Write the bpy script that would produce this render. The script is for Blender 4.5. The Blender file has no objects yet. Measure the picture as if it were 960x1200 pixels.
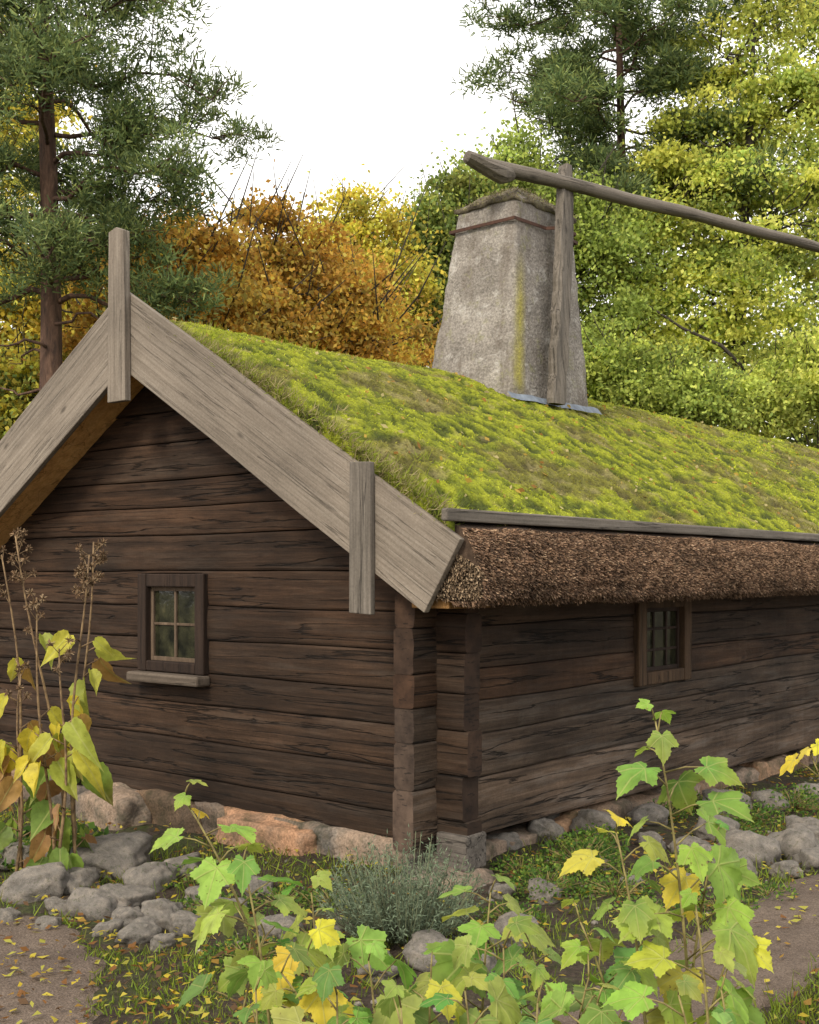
import bpy, bmesh, math, random
import numpy as np
from mathutils import Vector, Matrix, noise
random.seed(7); R=np.random.default_rng(7)
S=bpy.context.scene
S.view_settings.view_transform='Standard'
try: S.view_settings.look='None'
except: pass
S.view_settings.exposure=0
COL=S.collection

# ------------------------------------------------------------------ helpers
def link(o,parent=None):
    COL.objects.link(o)
    if parent is not None: o.parent=parent
    return o
def empty(name,loc=(0,0,0),rotz=0,parent=None,**kw):
    o=bpy.data.objects.new(name,None); o.empty_display_size=.2
    o.location=loc; o.rotation_euler=(0,0,rotz); link(o,parent)
    for k,v in kw.items(): o[k]=v
    return o
def mesh_np(name,V,F,mat,col=None,uv=None,parent=None,smooth=False,loc=None,matrix=None,**kw):
    me=bpy.data.meshes.new(name)
    V=np.asarray(V,dtype=np.float32)
    if isinstance(F,np.ndarray):
        n,k=F.shape
        me.vertices.add(len(V)); me.vertices.foreach_set('co',V.ravel())
        me.loops.add(n*k); me.loops.foreach_set('vertex_index',F.astype(np.int32).ravel())
        me.polygons.add(n); me.polygons.foreach_set('loop_start',np.arange(0,n*k,k,dtype=np.int32))
        try: me.polygons.foreach_set('loop_total',np.full(n,k,dtype=np.int32))
        except Exception: pass
        me.update(calc_edges=True)
    else:
        me.from_pydata(V.tolist(),[],F); me.update()
    if col is not None:
        a=me.attributes.new('Col','FLOAT_COLOR','POINT')
        c=np.ones((len(V),4),dtype=np.float32); c[:,:3]=col; a.data.foreach_set('color',c.ravel())
    if uv is not None:
        a=me.attributes.new('leafuv','FLOAT_VECTOR','POINT')
        u=np.zeros((len(V),3),dtype=np.float32); u[:,:2]=uv; a.data.foreach_set('vector',u.ravel())
    if smooth: me.polygons.foreach_set('use_smooth',np.ones(len(me.polygons),dtype=bool))
    me.validate()
    me.materials.append(mat)
    o=bpy.data.objects.new(name,me); link(o,parent)
    if loc is not None: o.location=loc
    if matrix is not None: o.matrix_local=matrix
    for k_,v in kw.items(): o[k_]=v
    return o
def unit(a): return a/np.maximum(np.linalg.norm(a,axis=1,keepdims=True),1e-6)
def quads(P,D,L,W,shape='leaf',tip=.25):
    n=len(P); D=unit(D); S_=unit(np.cross(D,R.normal(size=(n,3))))
    L=np.broadcast_to(L,(n,))[:,None]; W=np.broadcast_to(W,(n,))[:,None]
    if shape=='leaf':
        a=P; b=P+D*L*.5+S_*W*.5; c=P+D*L; d=P+D*L*.5-S_*W*.5
    else:
        a=P-S_*W*.5; b=P+S_*W*.5; c=P+D*L+S_*W*.5*tip; d=P+D*L-S_*W*.5*tip
    V=np.stack([a,b,c,d],1).reshape(-1,3); F=np.arange(4*n).reshape(n,4)
    return V,F
def quad_obj(name,P,D,L,W,C,mat,shape='leaf',parent=None,tip=.25,**kw):
    V,F=quads(P,D,L,W,shape,tip)
    return mesh_np(name,V,F,mat,col=np.repeat(C,4,axis=0),parent=parent,**kw)
def tubes(paths,sides=6):
    V=[];F=[]
    for pts,rad in paths:
        pts=[Vector(p) for p in pts]; b=len(V); n=len(pts)
        for i,p in enumerate(pts):
            t=(pts[min(i+1,n-1)]-pts[max(i-1,0)]); 
            if t.length<1e-6: t=Vector((0,0,1))
            t.normalize(); a=(Vector((0,0,1)).cross(t)) if abs(t.z)<.95 else Vector((1,0,0)).cross(t)
            a.normalize(); c=t.cross(a)
            for k in range(sides):
                th=2*math.pi*k/sides
                V.append(p+(a*math.cos(th)+c*math.sin(th))*rad[i])
        for i in range(n-1):
            for k in range(sides):
                k2=(k+1)%sides
                F.append((b+i*sides+k,b+i*sides+k2,b+(i+1)*sides+k2,b+(i+1)*sides+k))
        F.append(tuple(b+k for k in range(sides))[::-1]); F.append(tuple(b+(n-1)*sides+k for k in range(sides)))
    return V,F
def tube_obj(name,paths,mat,sides=6,parent=None,**kw):
    V,F=tubes(paths,sides)
    return mesh_np(name,[tuple(v) for v in V],F,mat,parent=parent,smooth=True,**kw)
def boxes(name,bx,mat,parent=None,bevel=.006,matrix=None,**kw):
    bm=bmesh.new()
    for (x0,x1,y0,y1,z0,z1) in bx:
        v=[bm.verts.new((x,y,z)) for x in (x0,x1) for y in (y0,y1) for z in (z0,z1)]
        for f in ((0,1,3,2),(4,6,7,5),(0,4,5,1),(2,3,7,6),(0,2,6,4),(1,5,7,3)): bm.faces.new([v[i] for i in f])
    bmesh.ops.recalc_face_normals(bm,faces=bm.faces)
    me=bpy.data.meshes.new(name); bm.to_mesh(me); bm.free(); me.materials.append(mat)
    o=bpy.data.objects.new(name,me); link(o,parent)
    if matrix is not None: o.matrix_local=matrix
    if bevel:
        m=o.modifiers.new('b','BEVEL'); m.width=bevel; m.segments=2
    for k_,v in kw.items(): o[k_]=v
    return o
def fb(x,y,z,o=4): return noise.fractal(Vector((x,y,z)),1.0,2.0,o)

# ------------------------------------------------------------------ materials
class M:
    def __init__(s,name,rough=.9):
        s.m=bpy.data.materials.new(name); s.m.use_nodes=True; s.n=s.m.node_tree.nodes; s.l=s.m.node_tree.links
        s.b=s.n['Principled BSDF']; s.b.inputs['Roughness'].default_value=rough
        s.b.inputs['Specular IOR Level'].default_value=.25
        s.tc=s.n.new('ShaderNodeTexCoord'); s.out=s.n['Material Output']
    def coord(s,scale=(1,1,1),rnd=True):
        mp=s.n.new('ShaderNodeMapping'); mp.inputs['Scale'].default_value=scale
        s.l.new(s.tc.outputs['Object'],mp.inputs['Vector'])
        if rnd:
            oi=s.n.new('ShaderNodeObjectInfo'); mu=s.n.new('ShaderNodeMath'); mu.operation='MULTIPLY'; mu.inputs[1].default_value=37
            s.l.new(oi.outputs['Random'],mu.inputs[0]); s.l.new(mu.outputs[0],mp.inputs['Location'])
        return mp.outputs[0]
    def noise(s,vec,scale=5,detail=6,rough=.6,dist=0):
        t=s.n.new('ShaderNodeTexNoise'); t.inputs['Scale'].default_value=scale; t.inputs['Detail'].default_value=detail
        t.inputs['Roughness'].default_value=rough; t.inputs['Distortion'].default_value=dist
        s.l.new(vec,t.inputs['Vector']); return t.outputs[0]
    def voro(s,vec,scale=5,feature='F1'):
        t=s.n.new('ShaderNodeTexVoronoi'); t.feature=feature; t.inputs['Scale'].default_value=scale
        s.l.new(vec,t.inputs['Vector']); return t.outputs[0]
    def ramp(s,fac,stops):
        r=s.n.new('ShaderNodeValToRGB'); e=r.color_ramp.elements
        while len(e)<len(stops): e.new(.5)
        for i,(p,c) in enumerate(stops):
            e[i].position=p; e[i].color=(c,c,c,1) if not hasattr(c,'__len__') else (*c,1)
        s.l.new(fac,r.inputs[0]); return r.outputs[0]
    def mix(s,fac,a,b,mode='MIX'):
        x=s.n.new('ShaderNodeMix'); x.data_type='RGBA'; x.blend_type=mode; x.clamp_factor=True
        for i,v in ((0,fac),(6,a),(7,b)):
            if hasattr(v,'links') or hasattr(v,'node'): s.l.new(v,x.inputs[i])
            elif i==0: x.inputs[0].default_value=v
            else: x.inputs[i].default_value=(*v,1) if hasattr(v,'__len__') else (v,v,v,1)
        return x.outputs[2]
    def attr(s,name='Col'):
        a=s.n.new('ShaderNodeAttribute'); a.attribute_name=name; return a.outputs['Color']
    def math(s,op,a,b=None,c=None):
        x=s.n.new('ShaderNodeMath'); x.operation=op
        for i,v in enumerate((a,b,c)):
            if v is None: continue
            if hasattr(v,'node'): s.l.new(v,x.inputs[i])
            else: x.inputs[i].default_value=v
        return x.outputs[0]
    def sep(s,v):
        x=s.n.new('ShaderNodeSeparateXYZ'); s.l.new(v,x.inputs[0]); return x.outputs
    def color(s,c): s.l.new(c,s.b.inputs['Base Color'])
    def bump(s,h,strength=.5,dist=.02,prev=None):
        x=s.n.new('ShaderNodeBump'); x.inputs['Strength'].default_value=strength; x.inputs['Distance'].default_value=dist
        s.l.new(h,x.inputs['Height'])
        if prev is not None: s.l.new(prev,x.inputs['Normal'])
        s.l.new(x.outputs[0],s.b.inputs['Normal']); return x.outputs[0]

def wood(name,dark,mid,light,sc=14,tint=False,crack=.5,patch=(.45,1.15),bump=.6,axis=0,dist=.15,knots=False,grey=0,cw=.012):
    m=M(name,.85)
    def sv(a,b): 
        v=[b,b,b]; v[axis]=a; return tuple(v)
    v=m.coord(sv(.8,sc)); g=m.noise(v,1.0,10,.72,dist)
    c=m.ramp(g,[(.25,dark),(.5,mid),(.78,light)])
    v2=m.coord(sv(.35,sc*.35)); g2=m.noise(v2,1.0,5,.5,.3)
    d=m.math('ABSOLUTE',m.math('SUBTRACT',g2,.5)); cr=m.ramp(d,[(.0,1.0),(cw,0.0)])
    v3=m.coord(sv(.6,1.6)); p=m.noise(v3,1.9,6,.65)
    c=m.mix(1,c,m.ramp(p,[(.3,patch[0]),(.7,patch[1])]),'MULTIPLY')
    ft=m.noise(m.coord((1,1,1)),55,3,.6); c=m.mix(1,c,m.ramp(ft,[(.3,.85),(.7,1.12)]),'MULTIPLY')
    if grey:
        gg=m.noise(m.coord(sv(.7,6)),1.5,7,.7); c=m.mix(m.ramp(gg,[(.50,0.),(.70,grey)]),c,(.09,.07,.055))
    c=m.mix(m.math('MULTIPLY',cr,crack),c,tuple(x*.25 for x in dark))
    if knots:
        kv=m.voro(m.coord(sv(1.3,3.2)),1.0); c=m.mix(m.ramp(kv,[(.03,.75),(.085,0.)]),c,tuple(x*.5 for x in dark))
        st=m.noise(m.coord(sv(1.2,3)),2.2,6,.7); c=m.mix(m.ramp(st,[(.52,0.),(.72,.45)]),c,tuple(x*1.1 for x in dark))
    if tint: c=m.mix(1,c,m.attr('Col'),'MULTIPLY')
    m.color(c)
    b=m.bump(g,bump,.012); m.bump(m.math('SUBTRACT',1,cr),bump,.02,b)
    return m.m
MAT={}
MAT['log']=wood('dark_log_wood',(.012,.0065,.004),(.031,.0175,.010),(.070,.041,.025),26,True,.85,(.5,1.35),.8,knots=True,grey=.32,cw=.015)
m=M('dark_log_end',.9); v=m.coord((1,1,1)); a=m.noise(v,9,5,.6); b=m.noise(m.coord((1,3,14)),3,4,.6)
c=m.ramp(a,[(.3,(.016,.009,.006)),(.7,(.048,.028,.018))]); c=m.mix(m.ramp(b,[(.60,0.),(.64,.7)]),c,(.006,.004,.003)); c=m.mix(1,c,m.attr('Col'),'MULTIPLY'); m.color(c); m.bump(a,.4,.01); MAT['logend']=m.m
MAT['grey']=wood('weathered_grey_board',(.10,.08,.062),(.205,.17,.135),(.29,.25,.205),42,False,.5,(.70,1.12),.5,knots=True)
MAT['pole']=wood('weathered_pole_wood',(.06,.052,.043),(.15,.128,.105),(.24,.21,.18),30,False,.6,(.7,1.1),.6,knots=True)
MAT['endgrey']=wood('pale_grey_log_end',(.06,.052,.044),(.13,.112,.097),(.20,.178,.155),30,False,.7,(.6,1.1),.8,axis=1)
MAT['soffit']=wood('warm_soffit_board',(.32,.16,.055),(.62,.35,.13),(.74,.46,.20),16,False,.5,(.7,1.1),.4,axis=1)
MAT['plate']=wood('warm_plate_wood',(.12,.06,.02),(.32,.17,.06),(.45,.25,.10),16,False,.5,(.7,1.1),.4,axis=0)
MAT['frame']=wood('dark_frame_wood',(.010,.006,.004),(.026,.015,.010),(.05,.03,.02),22,False,.5,(.6,1.2),.6,axis=2)
MAT['frame2']=wood('warm_brown_frame_wood',(.025,.014,.007),(.07,.04,.021),(.12,.075,.042),22,False,.5,(.6,1.2),.6,axis=2)
MAT['sill']=wood('brown_sill_wood',(.05,.04,.03),(.11,.085,.065),(.17,.14,.11),22,False,.4,(.7,1.1),.4,axis=0)
MAT['sash']=wood('brown_sash_wood',(.05,.033,.02),(.10,.068,.045),(.16,.115,.08),22,False,.3,(.7,1.1),.3,axis=2)

def leaf_mat(name,trans=.35,rough=.7):
    m=M(name,rough); c=m.attr('Col'); m.color(c)
    t=m.n.new('ShaderNodeBsdfTranslucent'); m.l.new(c,t.inputs[0]); x=m.n.new('ShaderNodeMixShader'); x.inputs[0].default_value=trans
    m.l.new(m.b.outputs[0],x.inputs[1]); m.l.new(t.outputs[0],x.inputs[2]); m.l.new(x.outputs[0],m.out.inputs[0]); return m.m
MAT['leaf']=leaf_mat('tree_leaf',.5)
MAT['needle']=leaf_mat('pine_needle',.35)
MAT['blade']=leaf_mat('grass_blade',.3)
MAT['straw']=leaf_mat('straw',.05,.9)
def vleaf(name,angs):
    m=M(name,.5); c=m.attr('Col'); u=m.attr('leafuv'); sx=m.sep(u); ay=m.math('ABSOLUTE',sx[1])
    vm=None
    for ang in angs:
        ca,sa=math.cos(math.radians(ang)),math.sin(math.radians(ang))
        dist=m.math('ABSOLUTE',m.math('SUBTRACT',m.math('MULTIPLY',sx[0],sa),m.math('MULTIPLY',ay,ca)))
        al=m.math('ADD',m.math('MULTIPLY',sx[0],ca),m.math('MULTIPLY',ay,sa))
        k=m.math('MULTIPLY',m.ramp(dist,[(.004,1.0),(.03,0.0)]),m.math('GREATER_THAN',al,0))
        vm=k if vm is None else m.math('MAXIMUM',vm,k)
    nz=m.noise(m.coord((1,1,1)),14,5,.6); nb=m.noise(m.coord((1,1,1)),60,3,.5)
    c1=m.mix(1,c,m.ramp(nz,[(.3,.72),(.65,1.15)]),'MULTIPLY')
    c1=m.mix(m.ramp(nb,[(.66,0.),(.74,.75)]),c1,(.10,.05,.015))
    c1=m.mix(m.math('MULTIPLY',vm,.45),c1,(.45,.45,.16)); m.color(c1)
    m.bump(m.math('ADD',m.math('MULTIPLY',vm,-.6),nz),.5,.01)
    t=m.n.new('ShaderNodeBsdfTranslucent'); m.l.new(c1,t.inputs[0]); x=m.n.new('ShaderNodeMixShader'); x.inputs[0].default_value=.4
    m.l.new(m.b.outputs[0],x.inputs[1]); m.l.new(t.outputs[0],x.inputs[2]); m.l.new(x.outputs[0],m.out.inputs[0]); return m.m
MAT['vleaf']=vleaf('veined_leaf',(0,48,105)); MAT['vleaf2']=vleaf('long_leaf',(0,))

m=M('pine_bark',.95); v=m.coord((3,3,.8)); n1=m.noise(v,4,8,.7,.5)
c=m.ramp(n1,[(.3,(.03,.022,.018)),(.55,(.12,.07,.05)),(.75,(.24,.15,.10))]); m.color(c); m.bump(n1,.9,.05); MAT['pinebark']=m.m
m=M('tree_bark',.95); n1=m.noise(m.coord((4,4,1)),4,8,.7,.5); m.color(m.ramp(n1,[(.3,(.02,.017,.013)),(.7,(.09,.075,.06))])); m.bump(n1,.8,.03); MAT['bark']=m.m
m=M('plant_stem',.7); n1=m.noise(m.coord((1,1,1)),20,3); m.color(m.ramp(n1,[(.35,(.12,.09,.035)),(.65,(.26,.22,.08))])); MAT['stem']=m.m
m=M('grey_green_stem',.8); n1=m.noise(m.coord((1,1,1)),20,3); m.color(m.ramp(n1,[(.35,(.09,.10,.055)),(.65,(.17,.19,.11))])); MAT['gstem']=m.m
m=M('brown_plant_stem',.7); n1=m.noise(m.coord((1,1,1)),20,3); m.color(m.ramp(n1,[(.35,(.09,.055,.03)),(.65,(.24,.16,.08))])); MAT['bstem']=m.m

# stone
m=M('granite_stone',.85); v=m.coord((1,1,1)); a=m.noise(v,2.5,8,.65); b=m.noise(v,60,4,.6); g=m.noise(v,7,5,.7)
c=m.ramp(a,[(.3,(.11,.10,.088)),(.5,(.19,.17,.148)),(.7,(.28,.24,.20))])
c=m.mix(1,c,m.ramp(b,[(.3,.55),(.7,1.35)]),'MULTIPLY'); c=m.mix(m.ramp(g,[(.54,0.),(.68,.7)]),c,(.06,.066,.033)); m.color(c)
m.bump(a,.5,.05,m.bump(b,.6,.02)); MAT['stone']=m.m
m=M('foundation_stone',.88); v=m.coord((1,1,1)); a=m.noise(v,1.3,8,.65); b=m.noise(v,50,4,.6); g=m.noise(v,5,6,.7)
c=m.ramp(a,[(.32,(.075,.065,.055)),(.44,(.15,.12,.095)),(.56,(.25,.18,.13)),(.70,(.14,.125,.11))])
c=m.mix(1,c,m.ramp(b,[(.3,.55),(.7,1.25)]),'MULTIPLY'); c=m.mix(m.ramp(g,[(.50,0.),(.66,.8)]),c,(.04,.042,.025)); c=m.mix(1,c,m.attr('Col'),'MULTIPLY'); m.color(c)
m.bump(a,.8,.06,m.bump(b,.5,.015)); MAT['found']=m.m
m=M('rough_chimney_render',.95); v=m.coord((1,1,1)); a=m.noise(v,1.8,9,.7,.4); b=m.noise(v,42,5,.65); vo=m.voro(v,26); g=m.noise(v,5,7,.75,.5)
c=m.ramp(a,[(.25,(.13,.115,.10)),(.5,(.235,.21,.185)),(.72,(.35,.32,.28))])
c=m.mix(1,c,m.ramp(b,[(.3,.5),(.7,1.3)]),'MULTIPLY')
c=m.mix(m.ramp(g,[(.55,0.),(.63,.65)]),c,(.40,.38,.35))
c=m.mix(m.ramp(m.noise(m.coord((1.4,1.4,.3)),2.6,7,.7),[(.50,0.),(.64,.7)]),c,(.11,.088,.07))
c=m.mix(m.ramp(m.noise(v,7,6,.7),[(.56,0.),(.68,.5)]),c,(.19,.19,.07))
c=m.mix(m.attr('Col'),c,m.mix(m.ramp(b,[(.35,0.),(.6,1.)]),(.24,.20,.06),(.36,.32,.05)))
m.color(c); m.bump(vo,.35,.02,m.bump(b,.6,.02)); MAT['chim']=m.m
m=M('roof_moss',1.0); v=m.coord((1,1,1),False); b=m.noise(v,34,6,.75); at=m.attr('Col')
c=m.mix(1,at,m.ramp(b,[(.3,.35),(.5,.95),(.75,1.5)]),'MULTIPLY'); m.color(c)
m.bump(b,1.0,.05); MAT['moss']=m.m
m=M('thatch_body',1.0); n1=m.noise(m.coord((20,4,4)),2,6,.7); m.color(m.ramp(n1,[(.3,(.028,.018,.012)),(.7,(.10,.065,.043))])); m.bump(n1,1,.03); MAT['thatch']=m.m
m=M('chimney_cap_sod',1.0); n1=m.noise(m.coord((1,1,1)),9,7,.7); m.color(m.ramp(n1,[(.3,(.04,.032,.023)),(.5,(.12,.10,.07)),(.62,(.17,.15,.08)),(.8,(.22,.22,.09))])); m.bump(n1,1,.05); MAT['cap']=m.m
m=M('rusty_iron',.8); n1=m.noise(m.coord((1,1,1)),12,6,.7); m.color(m.ramp(n1,[(.3,(.03,.016,.012)),(.7,(.095,.045,.03))])); MAT['rust']=m.m
m=M('lead_sheet',.6); n1=m.noise(m.coord((1,1,1)),12,6,.7); m.color(m.ramp(n1,[(.3,(.08,.095,.12)),(.7,(.20,.235,.28))])); MAT['lead']=m.m
m=M('window_glass',.08); m.b.inputs['Specular IOR Level'].default_value=.5
n1=m.noise(m.coord((1,1,1)),7,4,.6); m.color(m.ramp(n1,[(.35,(.006,.007,.005)),(.6,(.03,.03,.016)),(.8,(.09,.08,.04))])); m.bump(n1,.08,.02); MAT['glass']=m.m
m=M('soil_and_moss',1.0); v=m.coord((1,1,1),False); a=m.noise(v,.9,8,.65,.4); b=m.noise(v,30,6,.7); g=m.noise(v,6,7,.75)
c=m.ramp(b,[(.3,(.018,.012,.009)),(.55,(.055,.039,.028)),(.75,(.12,.092,.07))])
gr=m.ramp(b,[(.3,(.02,.03,.006)),(.55,(.05,.07,.013)),(.75,(.11,.14,.03))])
c=m.mix(m.ramp(m.math('ADD',m.math('MULTIPLY',a,.4),m.math('MULTIPLY',g,.6)),[(.48,0.),(.60,.85)]),c,gr); m.color(c); m.bump(b,1.0,.03,m.bump(g,.6,.06)); MAT['ground']=m.m
m=M('gravel_path',1.0); v=m.coord((1,1,1),False); a=m.noise(v,1.3,7,.65,.4); b=m.noise(v,90,4,.7); vo=m.voro(v,70)
c=m.ramp(a,[(.3,(.085,.062,.048)),(.7,(.16,.12,.092))]); c=m.mix(1,c,m.ramp(b,[(.3,.45),(.7,1.4)]),'MULTIPLY')
c=m.mix(m.ramp(m.noise(v,14,6,.75),[(.50,0.),(.66,.7)]),c,(.06,.042,.03))
c=m.mix(m.ramp(m.noise(v,200,2),[(.62,0.),(.7,.6)]),c,(.30,.26,.22)); m.color(c); m.bump(vo,.6,.012,m.bump(b,.6,.012)); MAT['path']=m.m

# ------------------------------------------------------------------ world & light
W=bpy.data.worlds.new('World'); S.world=W; W.use_nodes=True; nt=W.node_tree
bg=nt.nodes['Background']; sk=nt.nodes.new('ShaderNodeTexSky'); sk.sky_type='NISHITA'; sk.sun_disc=False
sk.sun_elevation=math.radians(42); sk.sun_rotation=math.radians(215); sk.air_density=1; sk.dust_density=4
mx=nt.nodes.new('ShaderNodeMix'); mx.data_type='RGBA'; mx.inputs[0].default_value=.85
mx.inputs[7].default_value=(14.0,13.6,13.0,1); nt.links.new(sk.outputs[0],mx.inputs[6]); nt.links.new(mx.outputs[2],bg.inputs[0]); bg.inputs[1].default_value=.15
sd=bpy.data.lights.new('sun','SUN'); sd.energy=3.0; sd.angle=math.radians(12); sd.color=(1,.91,.75)
so=bpy.data.objects.new('sun',sd); link(so)
az=math.radians(215); el=math.radians(42)
sdir=Vector((math.sin(az)*math.cos(el),math.cos(az)*math.cos(el),math.sin(el)))
so.rotation_euler=sdir.to_track_quat('Z','Y').to_euler(); so.location=sdir*30

cam=bpy.data.cameras.new('camera'); co=bpy.data.objects.new('camera',cam); link(co); S.camera=co
co.location=(0,0,2.0); co.rotation_euler=(math.radians(90),0,0); cam.sensor_width=36; cam.sensor_fit='AUTO'
cam.lens=41.4; cam.shift_y=.06; cam.clip_end=2000; cam.clip_start=.05

# ------------------------------------------------------------------ ground
CX,CY,ANG=.18,7.9,math.atan2(.7705,.6374)
def loc2w(t,s): return (CX+t*.6374-s*.7705, CY+t*.7705+s*.6374)
def w2loc(x,y): dx,dy=x-CX,y-CY; return dx*.6374+dy*.7705,-dx*.7705+dy*.6374
def H(x,y):
    h=-.07-.03*max(0,min(6,-x))+.03*noise.noise(Vector((x*.8,y*.8,0)))
    t,s=w2loc(x,y)
    if s<0: h-=.02*max(0,min(8,t-1))
    if t<0 or s<0: h+=.07*math.exp(-(math.hypot(min(t,0),min(s,0))/.5)**2)
    r=max(0,abs(x)-25)+max(0,y-45); return h-.002*r
gx=np.concatenate([[-400,-200,-100,-60,-40,-30],np.arange(-24,-7,1.),np.arange(-7,9,.1),np.arange(9,26,1.),[30,40,60,100,200,400]])
gy=np.concatenate([[-100,-50,-20,-8,-3,0],np.arange(1,15,.1),np.arange(15,46,1.),[55,70,100,200,500,900]])
V=[]
for y in gy:
    for x in gx:
        z=H(x,y)
        if -7<x<9 and 1<y<15: z+=.02*fb(x*3,y*3,1,3)
        V.append((x,y,z))
nx=len(gx); I=np.arange(len(gy)-1)[:,None]*nx+np.arange(nx-1)[None,:]; I=I.ravel()
mesh_np('ground',V,np.stack([I,I+1,I+nx+1,I+nx],1),MAT['ground'],smooth=True,kind='structure')
def strip(A,B,na,nb,seed):
    V=[]
    A=np.array(A,float);B=np.array(B,float)
    def at(Pt,u):
        u=u*(len(Pt)-1); i=min(int(u),len(Pt)-2); f=u-i; return Pt[i]*(1-f)+Pt[i+1]*f
    for i in range(na+1):
        a=at(A,i/na); b=at(B,i/na); wob=.12*fb(i*.25,seed,0,3); wob2=.12*fb(i*.25,seed+9,0,3)
        d=(b-a)/np.linalg.norm(b-a); a=a+d*wob; b=b+d*wob2
        for j in range(nb+1):
            p=a+(b-a)*j/nb; e=min(j,nb-j)/nb
            V.append((p[0],p[1],H(p[0],p[1])+.024+ (0 if e>0 else -.05)+.012*fb(p[0]*4,p[1]*4,0,3)))
    F=[]
    for i in range(na):
        for j in range(nb): k=i*(nb+1)+j; F.append((k,k+1,k+nb+2,k+nb+1))
    return V,F
PA,PB=-1.80,-2.70
E1=[(-9,12.6),(-5.97,10.3),(-3.75,8.45),(-2.65,7.65),(-1.95,7.05),(-1.62,6.3),(-1.38,5.5),(-1.3,4.2),(-1.4,1)]
E2=[(-11,10.7),(-8.2,8.6),(-6.3,7.1),(-5.0,6.2),(-4.2,5.5),(-3.8,4.8),(-3.5,4.2),(-3.3,3.3),(-3.3,1)]
V,F=strip(E1,E2,140,24,3.3); mesh_np('path',V,F,MAT['path'],smooth=True,kind='structure')
V,F=strip([loc2w(t,PA) for t in (-1.9,16)],[loc2w(t,PB) for t in (-1.9,16)],160,14,8.1); mesh_np('path',V,F,MAT['path'],smooth=True,kind='structure')

# ------------------------------------------------------------------ cottage
LEN=16.5; WID=5.77; RID=2.885; SL=.61
cot=empty('cottage',(CX,CY,0),ANG,label='low dark log cottage with mossy turf roof and rendered stone chimney',category='cottage')
def zr(s): return 4.28-.56-SL*abs(s-RID)
PR=[(0,.030),(.018,.006),(.06,.0),(.35,-.004),(.65,-.004),(.94,.0),(.982,.006),(1,.030)]
BK=[(1,.145),(.94,.165),(.06,.165),(0,.145)]
def log_wall(name,x0,x1,zoff,clip,opens,mat4,seed,step=.07,greylow=False,lab=None,zbot=.17):
    V=[];F=[];C=[]; rnd=random.Random(seed)
    zs=[zoff]; 
    while zs[-1]<4.2: zs.append(zs[-1]+rnd.uniform(.22,.32))
    zs[0]=zbot
    for r in range(len(zs)-1):
        za,zb=zs[r],zs[r+1]
        a=x0-rnd.uniform(-.018,.018); b=x1+rnd.uniform(-.018,.018)
        if clip:
            hw=(zr(RID)-za)/SL
            if hw<.1: break
            c=clip; a=max(a,c-hw); b=min(b,c+hw)
        elif za>1.93: break
        n=max(2,int((b-a)/step)); base=len(V); tn=rnd.uniform(.75,1.35); warm=rnd.uniform(.0,.15)
        if clip and r==0: tn=.8
        if greylow and r<3: tn*=(2.9,2.4,1.5)[r]; warm=-.14
        seedz=rnd.uniform(0,100); np_=len(PR)+len(BK)
        for i in range(n+1):
            x=a+(b-a)*i/n
            wa=.018*noise.noise(Vector((x*.6,seed*7.1,r*3.)));wb=.018*noise.noise(Vector((x*.6,seed*7.1,(r+1)*3.)))
            if r==0: wa=0; 
            if greylow and r==0: wa=-.012*max(0,min(8,x))
            dp=.018*noise.noise(Vector((x*.5,seedz,1)))+rnd.uniform(-.002,.002)
            for v,y in PR:
                z=za+wa+.001+(zb+wb-za-wa-.002)*v
                yy=y+dp+.010*noise.noise(Vector((x*2.5,v*4,seedz)))
                for (ox0,ox1,oz0,oz1) in opens:
                    if ox0<x<ox1 and oz0<z<oz1: yy+=.13
                V.append([x,yy,z])
            for v,y in BK: V.append([x,y+(.006 if r%2 else 0),za+wa+.001+(zb+wb-za-wa-.002)*v])
            k_=1+.3*noise.noise(Vector((x*.8,seedz,3)))
            for _ in range(np_): C.append((tn*(1+warm)*k_,tn*k_,tn*(1-warm)*k_))
        if clip:
            for k in range(base,len(V)):
                V[k][2]=min(V[k][2],4.28-.565-SL*abs(V[k][0]-clip))
        for i in range(n):
            for k in range(np_):
                k2=(k+1)%np_; q=base+i*np_
                F.append((q+k,q+k2,q+np_+k2,q+np_+k))
        F.append(tuple(base+k for k in range(np_))[::-1]); q=base+n*np_; F.append(tuple(q+k for k in range(np_)))
    o=mesh_np(name,V,[f[::-1] for f in F],MAT['log'],col=np.array(C),parent=cot,matrix=mat4)
    o.data.materials.append(MAT['logend'])
    for p in o.data.polygons:
        if len(p.vertices)>4: p.material_index=1
    if lab: o['label']=lab
    return o
Mg=Matrix.Rotation(math.radians(-90),4,'Z')
log_wall('log_wall',-WID-.22,.24,.12,-RID,[(-3.10,-2.37,1.27,1.93)],Mg,1,lab='dark tarred gable wall of horizontal hewn logs',zbot=.165)
log_wall('log_wall',-.24,LEN+.2,.25,None,[(2.80,3.58,1.12,1.76)],Matrix.Identity(4),2,greylow=True,zbot=.16)
log_wall('log_wall',-.2,LEN+.2,.25,None,[],Matrix.Translation((LEN,WID,0))@Matrix.Rotation(math.pi,4,'Z'),3,step=.3)
log_wall('log_wall',-.2,WID+.2,.12,RID,[],Matrix.Translation((LEN,0,0))@Matrix.Rotation(math.radians(90),4,'Z'),4,step=.2)
boxes('corner_block',[(-.035,.20,-.275,-.02,.04,.275)],MAT['endgrey'],cot,.015,label='pale grey squared log end at the bottom of the corner')
boxes('wall_plate',[(-.30,.16,-.34,-.03,1.775,1.835)],MAT['plate'],cot,.008,label='warm brown plank end below the thatch at the corner')

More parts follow.
